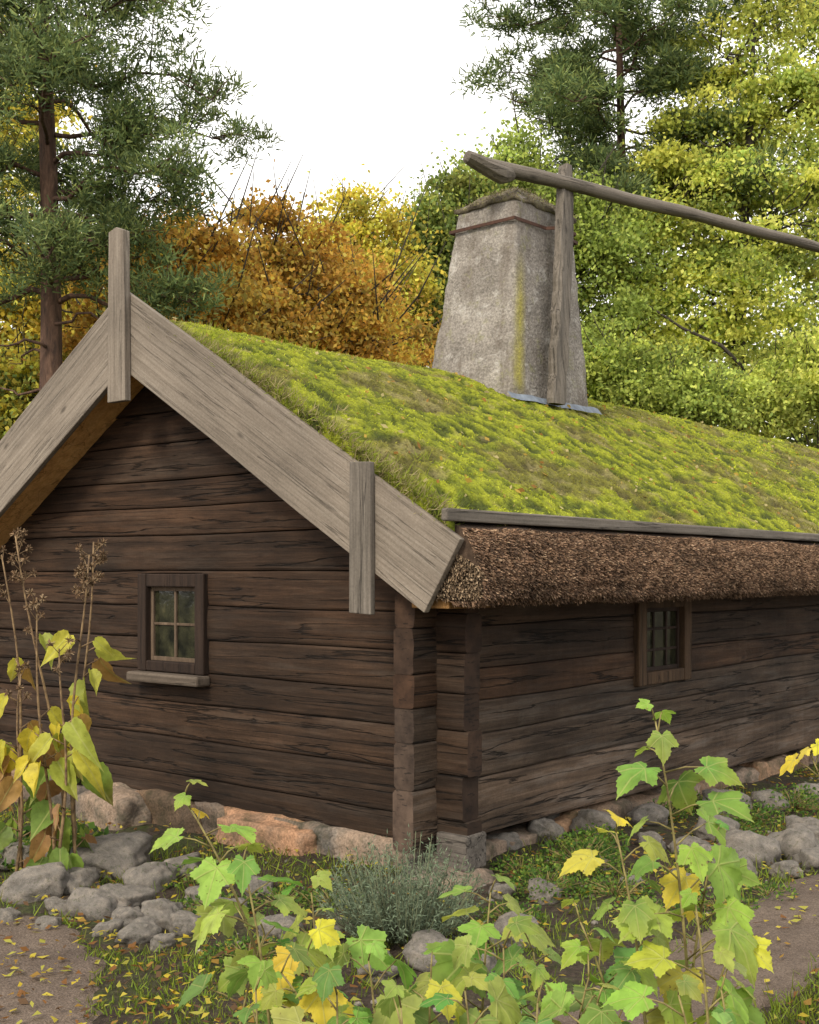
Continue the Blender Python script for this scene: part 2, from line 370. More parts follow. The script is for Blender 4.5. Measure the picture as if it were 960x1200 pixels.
def window(mat4,x0,x1,z0,z1,fw,cols,rows,sill,lab,fm):
    w=empty('window',parent=cot); w.matrix_local=mat4; w['label']=lab
    y0,y1=-.055,.05
    boxes('frame',[(x0,x0+fw,y0,y1,z0,z1),(x1-fw,x1,y0,y1,z0,z1),(x0+fw,x1-fw,y0+.004,y1,z1-fw,z1-.003),(x0+fw,x1-fw,y0+.004,y1,z0+.003,z0+fw*.8)],fm,w,.01)
    a,b,c,d=x0+fw,x1-fw,z0+fw*.8,z1-fw; sw=.035
    bx=[(a,a+sw,.0,.045,c,d),(b-sw,b,.0,.045,c,d),(a+sw,b-sw,.002,.045,d-sw,d),(a+sw,b-sw,.002,.045,c,c+sw)]
    for i in range(1,cols):
        x=a+(b-a)*i/cols; bx.append((x-.014,x+.014,.006,.04,c+sw,d-sw))
    for j in range(1,rows):
        z=c+(d-c)*j/rows; bx.append((a+sw,b-sw,.009,.038,z-.011,z+.011))
    boxes('sash',bx,MAT['sash'] if sill else MAT['frame'],w,.004)
    boxes('glass',[(a+.01,b-.01,.022,.028,c+.01,d-.01)],MAT['glass'],w,0)
    if sill: boxes('sill',[(x0-.03,x1+.03,-.15,.0,z0-.085,z0-.004)],MAT['sill'],w,.018)
window(Mg,-3.15,-2.31,1.19,2.0,.11,2,2,True,'small four-pane window with dark frame and brown sill',MAT['frame'])
window(Matrix.Identity(4),2.70,3.68,1.04,1.84,.14,3,3,False,'small window with brown frame and narrow glazing bars',MAT['frame2'])

def rock(bm,c,s,seed,sub=3,box=.5,amp=1.,rz=0,col=None):
    r=bmesh.ops.create_icosphere(bm,subdivisions=sub,radius=1)
    lay=bm.verts.layers.float_color.get('Col')
    for v in r['verts']:
        p=v.co.copy(); m_=max(abs(p.x),abs(p.y),abs(p.z)); p=p.lerp(p/m_,box)
        n1=1+amp*(.28*noise.noise(p*.9+Vector((seed,0,0)))+.12*noise.noise(p*2.3+Vector((seed,5,0)))+.05*noise.noise(p*6+Vector((seed,5,0))))
        q=Vector((p.x*s[0],p.y*s[1],p.z*s[2]))*n1
        v.co=q+Vector(c)
        if lay is not None: v[lay]=(*(col or (1,1,1)),1)
bm=bmesh.new(); bm.verts.layers.float_color.new('Col'); rr=random.Random(5)
def sc_(): 
    k=rr.uniform(.6,1.25); w=rr.choice((0,0,.12,.2)); return (k*(1+w),k,k*(1-w))
def row(fn,a,b,lo=.22,hi=.62):
    x=a
    while x<b:
        w=rr.choice((rr.uniform(lo,hi),rr.uniform(lo,lo*1.5),rr.uniform(hi*.8,hi*1.3))); fn(x+w/2,w/2); x+=w*.90
U=rr.uniform
row(lambda x,w: rock(bm,(.14,x,U(-.08,-.02)),(.20,w*1.05,U(.19,.25)),U(0,99),4,.8,.9,col=sc_()),-.1,WID+.1,.45,.9)
row(lambda x,w: rock(bm,(.08,x,U(-.32,-.20)),(.21,w*1.0,U(.13,.19)),U(0,99),3,.5,1.2,col=sc_()),.0,WID+.1)
row(lambda x,w: rock(bm,(x,.15,U(-.10,-.05)-.015*x),(w*1.05,.20,U(.18,.24)),U(0,99),4,.8,.9,col=sc_()),.1,9,.3,.8)
row(lambda x,w: rock(bm,(x,.05,U(-.24,-.18)-.02*x),(w,.20,U(.12,.17)),U(0,99),3,.5,1.2,col=sc_()),.1,9)
row(lambda x,w: rock(bm,(x,.10,-.10),(w,.18,.24),U(0,99),2),9,LEN)
row(lambda x,w: rock(bm,(x,WID-.1,-.03),(w,.18,.22),U(0,99),2),0,LEN)
row(lambda x,w: rock(bm,(LEN-.1,x,-.03),(.18,w,.22),U(0,99),2),0,WID)
rock(bm,(-.06,-.10,-.12),(.28,.30,.19),3.3,3,.8,1.2)
rock(bm,(-.03,1.55,-.11),(.18,.55,.27),8.3,4,.85,.9,col=(1.45,1.12,.9))
rock(bm,(-.10,3.4,-.14),(.22,.42,.30),5.1,4,.6,1.0)
me=bpy.data.meshes.new('foundation'); bm.to_mesh(me); bm.free(); me.materials.append(MAT['found'])
me.polygons.foreach_set('use_smooth',np.ones(len(me.polygons),dtype=bool))
fo=bpy.data.objects.new('foundation',me); link(fo,cot)

# roof
roof=empty('roof',parent=cot); roof['label']='turf roof overgrown with bright yellow green moss'
def ztop(s,t):
    d=s-RID; a=math.sqrt(d*d+.11)
    return 4.385-SL*a-.12*max(0,1-t/7)*math.exp(-(d/.9)**2)
def lump(t,s):
    w=noise.noise(Vector((t*1.7,s*1.7,6)))*.5
    a=1-abs(noise.noise(Vector((t*4.2+w,s*6.5+w,3))))*2.4; b=1-abs(noise.noise(Vector((t*11,s*14,8))))*2.4
    return .55*a+.45*b
def bump_h(t,s): return .045*fb(t*1.0,s*1.1,0,3)+.050*(lump(t,s)-.5)
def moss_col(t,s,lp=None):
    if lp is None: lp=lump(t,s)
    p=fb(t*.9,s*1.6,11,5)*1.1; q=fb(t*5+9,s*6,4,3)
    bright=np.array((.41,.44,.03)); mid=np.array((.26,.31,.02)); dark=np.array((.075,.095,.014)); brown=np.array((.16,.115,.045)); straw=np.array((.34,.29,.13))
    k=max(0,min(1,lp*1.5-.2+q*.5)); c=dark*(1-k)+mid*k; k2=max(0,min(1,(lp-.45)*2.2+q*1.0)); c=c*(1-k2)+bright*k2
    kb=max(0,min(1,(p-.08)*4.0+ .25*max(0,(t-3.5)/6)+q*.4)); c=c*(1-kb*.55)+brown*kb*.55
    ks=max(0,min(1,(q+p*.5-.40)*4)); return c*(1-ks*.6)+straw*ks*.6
ts=np.concatenate([[-.349],np.arange(-.345,9,.032),np.arange(9,LEN+.5,.1)]); ss=np.concatenate([np.arange(-.42,3.3,.036),np.arange(3.3,WID+.5,.15)])
V=[];C=[]
for i_,t in enumerate(ts):
    for s in ss:
        e=min(1,max(0,t+.345)/.25); ee=min(1,(s+.42)/.15)
        lp=lump(t,s); h=.045*fb(t*1.0,s*1.1,0,3)+.050*(lp-.5)
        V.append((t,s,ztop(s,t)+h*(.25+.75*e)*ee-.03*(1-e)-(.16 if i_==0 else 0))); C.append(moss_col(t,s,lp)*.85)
nx=len(ss); I=(np.arange(len(ts)-1)[:,None]*nx+np.arange(nx-1)[None,:]).ravel()
top=np.stack([I,I+nx,I+nx+1,I+1],1)
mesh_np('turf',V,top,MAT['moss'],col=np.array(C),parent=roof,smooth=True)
def prism(poly,t0,t1):
    n=len(poly); V=[(t0,a,b) for a,b in poly]+[(t1,a,b) for a,b in poly]
    F=[tuple(range(n)),tuple(range(n,2*n))[::-1]]+[(i,i+n,(i+1)%n+n,(i+1)%n) for i in range(n)]
    return V,F
zb=lambda s: 4.28-.56-SL*abs(s-RID)
V,F=prism([(-.02,zb(-.02)),(RID,zb(RID)),(WID+.4,zb(WID+.4)),(WID+.4,zb(WID+.4)+.45),(RID+.3,zb(RID+.3)+.42),(RID,zb(RID)+.26),(RID-.3,zb(RID-.3)+.42),(-.4,zb(-.4)+.45),(-.38,zb(-.4)+.40),(-.02,zb(-.02)+.3)],-.34,LEN+.4)
mesh_np('deck',V,[f[::-1] for f in F],MAT['soffit'],parent=roof)
def moss_blades(n,t0,t1,Lr,Wr):
    t=R.uniform(t0,t1,n); s=R.uniform(-.42,3.2,n); P=np.zeros((n,3));C=np.zeros((n,3))
    for i in range(n):
        lp=lump(t[i],s[i]); h=.045*fb(t[i]*1.0,s[i]*1.1,0,3)+.050*(lp-.5)
        e=min(1,(t[i]+.345)/.25); P[i]=(t[i],s[i],ztop(s[i],t[i])+h*(.25+.75*e)-.03*(1-e)-.008)
        C[i]=moss_col(t[i],s[i],lp)
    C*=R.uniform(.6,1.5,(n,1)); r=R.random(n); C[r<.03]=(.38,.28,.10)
    D=R.normal(size=(n,3))*.9+np.array([0,-.3,.6])
    return P,D,R.uniform(*Lr,n),R.uniform(*Wr,n),np.minimum(C,.75)
P,D,L,Wd,C=moss_blades(95000,-.34,6,(.008,.022),(.005,.012))
P2,D2,L2,W2,C2=moss_blades(38000,6,LEN,(.012,.034),(.010,.02))
P3=[];D3=[];L3=[];C3=[]
for k in range(50):
    if k<25: t=R.uniform(-.3,.25); s=R.uniform(-.2,2.7)
    elif k<32: t=R.uniform(0,3); s=R.uniform(2.2,2.9)
    else: t=R.uniform(3,14); s=R.uniform(-.3,2.9)
    col=np.array([(.24,.28,.03),(.22,.28,.02),(.34,.28,.13)][R.integers(3)])
    for j in range(20):
        a,b=t+R.normal()*.05,s+R.normal()*.05
        P3.append((a,b,ztop(b,a)+bump_h(a,b)-.01)); D3.append(R.normal(size=3)*.6+np.array([0,-.5,.6])); L3.append(R.uniform(.04,.11)); C3.append(col*R.uniform(.7,1.2))
P=np.vstack([P,P2,P3]);D=np.vstack([D,D2,D3]);L=np.concatenate([L,L2,L3]);Wd=np.concatenate([Wd,W2,np.full(len(P3),.006)]);C=np.vstack([C,C2,C3])
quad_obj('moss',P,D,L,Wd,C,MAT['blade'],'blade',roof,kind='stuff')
n=520; t=R.uniform(-.2,13,n); s=R.uniform(-.3,2.9,n); P=np.array([(a,b,ztop(b,a)+bump_h(a,b)+.02) for a,b in zip(t,s)])
D=R.normal(size=(n,3)); D[:,2]=D[:,1]*SL+R.normal(size=n)*.2
quad_obj('roof_leaves',P,D,R.uniform(.03,.07,n),R.uniform(.02,.045,n),np.array([(.45,.30,.06),(.35,.18,.05),(.5,.42,.2)])[R.integers(0,3,n)],MAT['leaf'],'leaf',roof,kind='stuff')
n=8000; s=R.uniform(-.35,2.6,n); P=np.stack([R.uniform(-.36,-.20,n),s,[ztop(b,0)-.06 for b in s]+R.uniform(-.08,.04,n)],1)
D=R.normal(size=(n,3))*.45+np.array([-.15,-.6,.3]); g=R.uniform(.5,1.2,(n,1))
quad_obj('verge_grass',P,D,R.uniform(.04,.11,n),.007,np.where(R.random((n,1))<.55,np.array([[.36,.30,.15]]),np.array([[.24,.29,.025]]))*g,MAT['blade'],'blade',roof,kind='stuff')
# thatch eave
prof=[(.05,1.95),(-.12,1.87),(-.36,1.84),(-.54,1.83),(-.62,1.87),(-.63,1.97),(-.595,2.09),(-.535,2.21),(-.46,2.29),(.05,2.46)]
def tdis(t,s,z):
    return (.022*noise.noise(Vector((t*2.2,s*3,z*4)))+.012*noise.noise(Vector((t*8,s*3,z*9))), .018*noise.noise(Vector((t*1.7,s*3+5,z*4))))
V=[];tt=np.arange(-.335,LEN+.3,.05)
for t in tt:
    for (s,z) in prof:
        d=tdis(t,s,z) if s<0 else (0,0)
        V.append((t,s+d[0],z+d[1]))
npf=len(prof); F=[]
for i in range(len(tt)-1):
    for k in range(npf):
        k2=(k+1)%npf; F.append((i*npf+k,i*npf+k2,(i+1)*npf+k2,(i+1)*npf+k))
F.append(tuple(range(npf))[::-1]); F.append(tuple((len(tt)-1)*npf+k for k in range(npf)))
th=mesh_np('thatch',V,F,MAT['thatch'],parent=roof,smooth=True); th['label']='brown straw thatch bundle along the eave'
n=140000; t=np.concatenate([R.uniform(-.34,7.5,n-16000),R.uniform(7.5,LEN+.3,16000)]); u=R.uniform(2.0,8,n)
i0=u.astype(int); f=u-i0; pr=np.array(prof); q=pr[i0]*(1-f[:,None])+pr[i0+1]*f[:,None]
dd=np.array([tdis(a,b,c_) for a,b,c_ in zip(t,q[:,0],q[:,1])])
P=np.stack([t,q[:,0]+dd[:,0],q[:,1]+dd[:,1]],1)
D=np.stack([R.normal(size=n)*.33,-.85+R.normal(size=n)*.3,-.42+R.normal(size=n)*.3],1)
low=np.clip((1.93-q[:,1])/.1,0,1); D[:,2]-=low*.5
base=np.array([(.235,.145,.09),(.145,.088,.056),(.06,.038,.026),(.34,.235,.15)])[R.choice(4,n,p=[.34,.29,.25,.12])]
shade=np.array([.55+.8*(noise.noise(Vector((a*2.5,b*6,1)))*.5+.5)+.5*noise.noise(Vector((a*13,b*16,1))) for a,b in zip(t,q[:,1])])
V1,F1=quads(P,D,R.uniform(.016,.040,n)*(1+.6*low*R.random(n)),R.uniform(.004,.008,n),'blade',.9); C1=np.repeat(base*np.maximum(shade,.2)[:,None],4,axis=0)
m_=5000; uu=R.random(m_); vv=R.random(m_); sS=-.61+.5*uu; zS=1.85+vv*(.18+.30*uu)
P=np.stack([np.full(m_,-.33)+R.uniform(-.01,.02,m_),sS,zS],1); D=np.stack([-.55+R.normal(size=m_)*.25,-.6+R.normal(size=m_)*.25,-.45+R.normal(size=m_)*.2],1)
V2,F2=quads(P,D,R.uniform(.02,.05,m_),.008,'blade',.9); C2_=np.repeat(np.array([(.34,.25,.16),(.22,.15,.09),(.10,.07,.045)])[R.integers(0,3,m_)]*R.uniform(.7,1.2,(m_,1)),4,axis=0)
mesh_np('straw',np.vstack([V1,V2]),np.vstack([F1,F2+len(V1)]),MAT['straw'],col=np.vstack([C1,C2_]),parent=roof,kind='stuff')
bx=[]
for a,b,dz in ((-.47,6.9,0),(6.92,LEN+.45,.004)): bx.append((a,b,-.455,-.405,2.325+dz,2.405+dz))
boxes('eave_board',bx,MAT['pole'],roof,.012)
c_,s_=math.cos(math.atan(SL)),math.sin(math.atan(SL))
def plank(name,origin,u,v,outline,thick,mat,parent,lab=None,bev=.006):
    u=Vector(u);v=Vector(v);n=v.cross(u)
    mt=Matrix(((u.x,n.x,v.x,origin[0]),(u.y,n.y,v.y,origin[1]),(u.z,n.z,v.z,origin[2]),(0,0,0,1)))
    k=len(outline); V=[(a,0,b) for a,b in outline]+[(a,thick,b) for a,b in outline]
    F=[tuple(range(k)),tuple(range(k,2*k))[::-1]]+[(i,i+k,(i+1)%k+k,(i+1)%k) for i in range(k)]
    bm=bmesh.new(); vs=[bm.verts.new(x) for x in V]
    for f in F: bm.faces.new([vs[i] for i in f])
    bmesh.ops.recalc_face_normals(bm,faces=bm.faces)
    me=bpy.data.meshes.new(name); bm.to_mesh(me); bm.free(); me.materials.append(mat)
    o=bpy.data.objects.new(name,me); link(o,parent); o.matrix_local=mt
    m_=o.modifiers.new('b','BEVEL'); m_.width=bev; m_.segments=2
    if lab: o['label']=lab
    return o
for T in (-.35,LEN+.45):
    plank('bargeboard',(T-.05,RID,4.28),(0,-c_,-s_),(0,-s_,c_),[(0,0),(.8,.004),(1.3,.008),(2.6,-.006),(3.97,0),(3.965,-.545),(2.6,-.556),(1.6,-.54),(.333,-.546)],.05,MAT['grey'],cot,'wide weathered grey bargeboard')
    plank('bargeboard',(T,RID,4.28),(0,c_,-s_),(0,s_,c_),[(0,0),(1.3,.006),(3.97,0),(3.965,-.545),(2.0,-.55),(.333,-.546)],.05,MAT['grey'],cot,'wide weathered grey bargeboard')
plank('apex_board',(-.404,RID-.0,0),(0,0,1),(0,-1,0),[(3.37,-.115),(4.735,-.10),(4.76,.0),(4.72,.10),(3.37,.115)],.06,MAT['grey'],cot,'upright grey board covering the gable apex')
plank('cover_board',(-.404,.285,0),(0,0,1),(0,-1,0),[(1.74,-.095),(2.74,-.09),(2.73,.09),(1.73,.095)],.05,MAT['pole'],cot,'short upright grey board nailed across the bargeboard')

# chimney
B0=np.array([(3.72,1.97),(5.50,2.00),(5.50,3.28),(3.72,3.28)]); T0=np.array([(4.24,2.25),(5.34,2.25),(5.34,3.03),(4.24,3.03)])
zb0,zt0=3.3,6.06; nz_=60; ne=24; V=[];C=[]
for k in range(nz_+1):
    f=k/nz_; ff=f**.92; q=B0*(1-ff)+T0*ff; z=zb0+(zt0-zb0)*f
    for e in range(4):
        a,b=q[e],q[(e+1)%4]
        for j in range(ne):
            g=j/ne; p=a+(b-a)*g; cen=q.mean(0); d=p-cen; 
            rr_=1+.04*fb(p[0]*1.6,p[1]*1.6,z*1.6,4)+.014*noise.noise(Vector((p[0]*9,p[1]*9,z*9)))+.008*noise.noise(Vector((p[0]*22,p[1]*22,z*22)))
            if g==0: rr_-=.02
            p=cen+d*rr_; V.append((p[0],p[1],z))
            dd_=(g if e==0 else 9)*2.0
            l=max(0,1-abs(dd_-.15)/.17)*max(0,min(1,(5.5-z)*1.5))*max(0,min(1,(noise.noise(Vector((p[0]*3,z*2.5,1)))*1.5+1.0)))
            C.append((l,l,l))
F=[];n4=4*ne
for k in range(nz_):
    for j in range(n4): j2=(j+1)%n4; F.append((k*n4+j,k*n4+j2,(k+1)*n4+j2,(k+1)*n4+j))
F.append(tuple(nz_*n4+j for j in range(n4)))
ch=mesh_np('chimney',V,F,MAT['chim'],col=np.array(C),parent=cot,smooth=True); ch['label']='tapering grey rendered stone chimney with lichen stain'
cc=T0.mean(0); V=[];F=[]; n_a=48
rings=[(1.0,5.99),(1.08,6.0),(1.09,6.04),(1.03,6.07),(.86,6.12),(.64,6.20),(.38,6.27),(.12,6.29)]
capP=[]
for sc,z in rings:
    for j in range(n_a):
        g=j/n_a*4; e=int(g); f=g-e; p=T0[e]*(1-f)+T0[(e+1)%4]*f; d=(p-cc)*sc
        nn=noise.noise(Vector((d[0]*5,d[1]*5,z*5)))+.5*noise.noise(Vector((d[0]*13,d[1]*13,z*13)))
        V.append((cc[0]+d[0]*(1+.06*nn),cc[1]+d[1]*(1+.06*nn),z+.03*nn)); capP.append(V[-1])
for k in range(len(rings)-1):
    for j in range(n_a): j2=(j+1)%n_a; F.append((k*n_a+j,k*n_a+j2,(k+1)*n_a+j2,(k+1)*n_a+j))
F.append(tuple((len(rings)-1)*n_a+j for j in range(n_a))); F.append(tuple(range(n_a))[::-1])
cap=mesh_np('cap',V,F,MAT['cap'],parent=ch,smooth=True)
n=3500; cp=np.array(capP); P=cp[R.integers(2*n_a,len(cp),n)]+R.normal(size=(n,3))*np.array([.04,.04,.006])
D=R.normal(size=(n,3))*.8+np.array([0,0,.3]); 
quad_obj('cap_moss',P,D,R.uniform(.012,.03,n),.009,np.array([(.18,.14,.08),(.22,.22,.07),(.09,.07,.045),(.28,.23,.13)])[R.integers(0,4,n)]*R.uniform(.6,1.3,(n,1)),MAT['blade'],'blade',ch,kind='stuff')
BZ=5.78; fz=((BZ-zb0)/(zt0-zb0))**.92; q=B0*(1-fz)+T0*fz
def ringbox(q,z,h,off,name,mat,par):
    cen=q.mean(0); V=[];n=len(q)
    for zz in (z-h/2,z+h/2):
        for o in (off,off+.012):
            for p in q:
                d=p-cen; L_=np.linalg.norm(d); V.append((*(cen+d*(1+o/L_*1.4)),zz))
    F=[]
    for j in range(n):
        j2=(j+1)%n; F+=[(j,j2,2*n+j2,2*n+j),(n+j2,n+j,3*n+j,3*n+j2),(j2,j,n+j,n+j2),(2*n+j,2*n+j2,3*n+j2,3*n+j)]
    mesh_np(name,V,F,mat,parent=par)
ringbox(np.array([q[0],(4.72,q[0][1]-.01),(4.78,q[0][1]-.14),(5.06,q[0][1]-.14),(5.14,q[1][1]-.01),q[1],q[2],q[3]]),BZ,.034,.03,'iron_band',MAT['rust'],ch)
V=[];F=[]
for i in range(24):
    t=3.70+i*(1.8/23); w=.02*noise.noise(Vector((t*4,0,0))); V+=[(t,1.94+w,ztop(1.94,t)+.035+w),(t,2.0,ztop(2.0,t)+.075+w)]
for i in range(23): F.append((2*i,2*i+2,2*i+3,2*i+1))
mesh_np('flashing',V,F,MAT['lead'],parent=ch)
V=[];F=[];nzp=50
for k in range(nzp+1):
    f=k/nzp; z=3.80+f*2.70; tcn=4.44+.03*math.sin(f*3)+.50*f; scn=1.885+.195*f
    wx=.115+.022*math.sin(f*math.pi*1.1)+ (.0 if f<.93 else -.6*(f-.93)); wy=.055
    if f<.5: wx+=.010*math.sin(f*38)+.006*math.sin(f*90)
    nn=noise.noise(Vector((f*6,2,2)))*.02
    for j in range(16):
        th=2*math.pi*j/16; cx=math.copysign(abs(math.cos(th))**.45,math.cos(th)); cy=math.copysign(abs(math.sin(th))**.45,math.sin(th))
        V.append((tcn+(wx+nn)*cx+.014*noise.noise(Vector((j*2.,f*9,4))),scn+wy*cy+.02*noise.noise(Vector((j*1.3,f*3,8))),z+(.10*noise.noise(Vector((j*1.7,1,1))) if k==nzp else 0)))
for k in range(nzp):
    for j in range(16): j2=(j+1)%16; F.append((k*16+j,k*16+j2,(k+1)*16+j2,(k+1)*16+j))
F.append(tuple(nzp*16+j for j in range(16)));F.append(tuple(range(16))[::-1])
def rot_obj(name,V,F,mat,parent,lab):
    o=mesh_np(name,[(v[2],v[0],v[1]) for v in V],F,mat,parent=parent,smooth=False)
    o.matrix_local=Matrix(((0,1,0,0),(0,0,1,0),(1,0,0,0),(0,0,0,1))); o['label']=lab; return o
rot_obj('chimney_post',V,F,MAT['pole'],cot,'weathered grey split timber strapped to the chimney')
A=Vector((.584,12.35,6.33));Bp=Vector((6.1,15.1,5.92)); d=(Bp-A); Lp=d.length
pole=empty('sweep_pole',parent=None,label='long weathered grey pole resting over the chimney post',category='pole')
pole.location=A; pole.rotation_euler=d.to_track_quat('X','Z').to_euler()
pts=[];rad=[]
for i in range(60):
    x=.30+(Lp-.30)*i/59; pts.append((x,.015*noise.noise(Vector((x,0,0))),.035*noise.noise(Vector((x*.7,3,0)))+.05*math.sin(math.pi*min(1,x/Lp)))); rad.append(.078-.022*i/59+.005*noise.noise(Vector((x*3,9,0))))
tube_obj('shaft',[(pts,rad)],MAT['pole'],10,pole)
V=[];F=[]
hs=[(0,.02,.04,.05),(.02,.09,.06,.05),(.12,.11,.072,.025),(.30,.115,.09,-.015),(.45,.11,.10,-.04),(.53,.085,.085,-.03),(.60,.05,.065,-.01)]
for (x,hy,hz,oz) in hs:
    for j in range(10):
        th=2*math.pi*j/10; V.append((x,hy*math.cos(th),oz+hz*math.sin(th)*(1.1 if math.sin(th)<0 else 1)))
for k in range(len(hs)-1):
    for j in range(10): j2=(j+1)%10; F.append((k*10+j,k*10+j2,(k+1)*10+j2,(k+1)*10+j))
F.append(tuple(range(10))[::-1]);F.append(tuple((len(hs)-1)*10+j for j in range(10)))
mesh_np('counterweight_end',V,F,MAT['pole'],parent=pole,smooth=False)

# ------------------------------------------------------------------ loose stones
smesh=[]
for k in range(9):
    bm=bmesh.new(); rock(bm,(0,0,0),(1,.75+.05*k,.66),k*13.7+1,4,(.15,.4,.25,.5,.1,.35,.3,.2,.45)[k],1.25)
    me=bpy.data.meshes.new('stone'); bm.to_mesh(me); bm.free(); me.materials.append(MAT['stone'])
    me.polygons.foreach_set('use_smooth',np.ones(len(me.polygons),dtype=bool)); smesh.append(me)
def gp(px,py,z=0.): d=(2-z)*1379/(py-672); return (px-480)/1379*d,d
SP=[(35,1050,74),(108,1072,56),(142,1066,50),(185,1082,46),(160,1100,38),(70,1068,32),(85,1040,44),(215,1092,36),(235,1060,34),(328,1105,50),(505,1140,62),(440,1150,44),(608,1118,52),(560,1150,40),(380,1110,34),
 (640,1000,40),(700,992,50),(845,985,44),(885,1018,64),(937,1008,58),(925,1030,30),(958,996,48),(945,978,34),(870,1034,38),(812,1005,36),(765,1000,30),(855,958,50),(905,950,40),(800,1040,26),(130,1020,70),(15,1010,50),(640,1062,34),(590,1060,26),(700,1025,30),(955,940,36),(742,1045,24),
 (175,1045,60),(110,1022,40),(210,1030,44),(150,1085,34),(60,1025,44),(270,1075,40),(300,1050,34),(640,985,44),(590,1010,40),(760,975,44),(830,1015,34),(960,1022,40),(5,1075,30),(55,1085,26),(125,1095,30),(245,1085,26),(190,1110,26)]
for k,(px,py,w) in enumerate(SP):
    x,y=gp(px,py,-.1); sc=w/2/1379*y*1.12
    o=bpy.data.objects.new('stone',smesh[k*4%9]); link(o); o.location=(x,y+sc*.6,H(x,y)+sc*.32); o.scale=(sc,sc*random.uniform(.85,1.1),sc*random.uniform(.9,1.25)); o.rotation_euler=(random.uniform(-.25,.25),random.uniform(-.25,.25),random.uniform(-.8,.8)+ (3.14 if k%2 else 0))
    o['label']='rounded grey granite stone edging the garden bed'; o['category']='stone'; o['group']='stones edging the garden bed'
bm=bmesh.new()
for k in range(300):
    t=random.uniform(-2.0,8); s=random.uniform(-1.9,-.2) if random.random()<.6 else random.uniform(-.3,5)
    if s>-.2: t=random.uniform(-2.0,-.3)
    x,y=loc2w(t,s); r=bmesh.ops.create_icosphere(bm,subdivisions=1,radius=random.uniform(.006,.026)); z=H(x,y)
    for v in r['verts']: v.co=Vector((v.co.x*1.2,v.co.y,v.co.z*.7))*(1+.3*noise.noise(v.co*30+Vector((k,0,0))))+Vector((x,y,z+.003))
me=bpy.data.meshes.new('pebbles'); bm.to_mesh(me); bm.free(); me.materials.append(MAT['stone']); o=bpy.data.objects.new('pebbles',me); link(o); o['kind']='stuff'; o['label']='small pebbles strewn over the garden soil'; o['category']='pebbles'

# ------------------------------------------------------------------ ground litter and grass
def sample_bed(n):
    out=[]
    while len(out)<n:
        x=random.uniform(-5,8); y=random.uniform(3.5,14); t,s=w2loc(x,y)
        if t>-.1 and s>-.1: continue
        out.append((x,y,t,s))
    return out
def onpath(x,y,t,s):
    if t>-1.9 and PB<s<PA: return True
    A_=np.array(E1)[::-1]; xe=np.interp(y,A_[:,1],A_[:,0]); return x<xe
P=[];C=[]
for (x,y,t,s) in sample_bed(20000):
    on=onpath(x,y,t,s)
    dens=.95 if (-2.4<x<-.5 and 4.8<y<7.0 and not on) else (.42 if not on else (.60 if -2.6<x<-1.2 and y>4.8 and y<7.4 else .20))
    if random.random()>dens: continue
    P.append((x,y,H(x,y)+.040)); C.append(random.choice([(.55,.42,.04),(.58,.48,.07),(.34,.20,.04),(.22,.10,.03),(.42,.40,.07),(.14,.08,.04)]))
n=len(P); D=R.normal(size=(n,3)); D[:,2]*=.18
V,F=quads(np.array(P),D,R.uniform(.025,.08,n),R.uniform(.02,.055,n)); V=V.reshape(n,4,3); V[:,:,2]=np.array(P)[:,2][:,None]+R.uniform(-.008,.018,(n,4)); 
mesh_np('fallen_leaves',V.reshape(-1,3),F,MAT['leaf'],col=np.repeat(np.array(C),4,axis=0),kind='stuff',label='yellow and brown fallen leaves strewn on soil and path',category='fallen leaves')
P=[];C=[];D=[];L=[]
for (x,y,t,s) in sample_bed(34000):
    on=onpath(x,y,t,s)
    edge=on and not (onpath(x+.13,y,t,s) and onpath(x,y,t,s-.13) and onpath(x,y,t,s+.13))
    if on and (not edge or noise.noise(Vector((x*5,y*5,1)))<-.05): continue
    g=noise.noise(Vector((x*.9,y*.9,5)))+.25*noise.noise(Vector((x*4,y*4,5)))
    near=(-2.2<x<-.5 and 4.4<y<6.6); right=(s<-2.65)
    if not(near or right or edge) and g<.02: continue
    for j in range(2 if not near else 4):
        P.append((x+R.normal()*.02,y+R.normal()*.02,H(x,y)+(.015 if on else -.005))); D.append(R.normal(size=3)*.5+np.array([0,0,1])); L.append(R.uniform(.03,.06 if near else .11)); C.append(np.array([.12,.19,.02])*R.uniform(.5,1.6)+np.array([.05*R.random(),0,0]))
for k in range(14000):
    x=random.uniform(.9,3.4); y=random.uniform(4.4,6.6); t,s=w2loc(x,y)
    if s>-2.66: continue
    P.append((x,y,H(x,y)-.005)); D.append(R.normal(size=3)*.5+np.array([0,0,1])); L.append(R.uniform(.03,.09)); C.append(np.array([.13,.20,.02])*R.uniform(.5,1.5)+np.array([.05*R.random(),0,0]))
n=len(P); quad_obj('grass',np.array(P),np.array(D),np.array(L),.008,np.array(C),MAT['blade'],'blade',kind='stuff',label='short green grass between the beds and the path',category='grass')

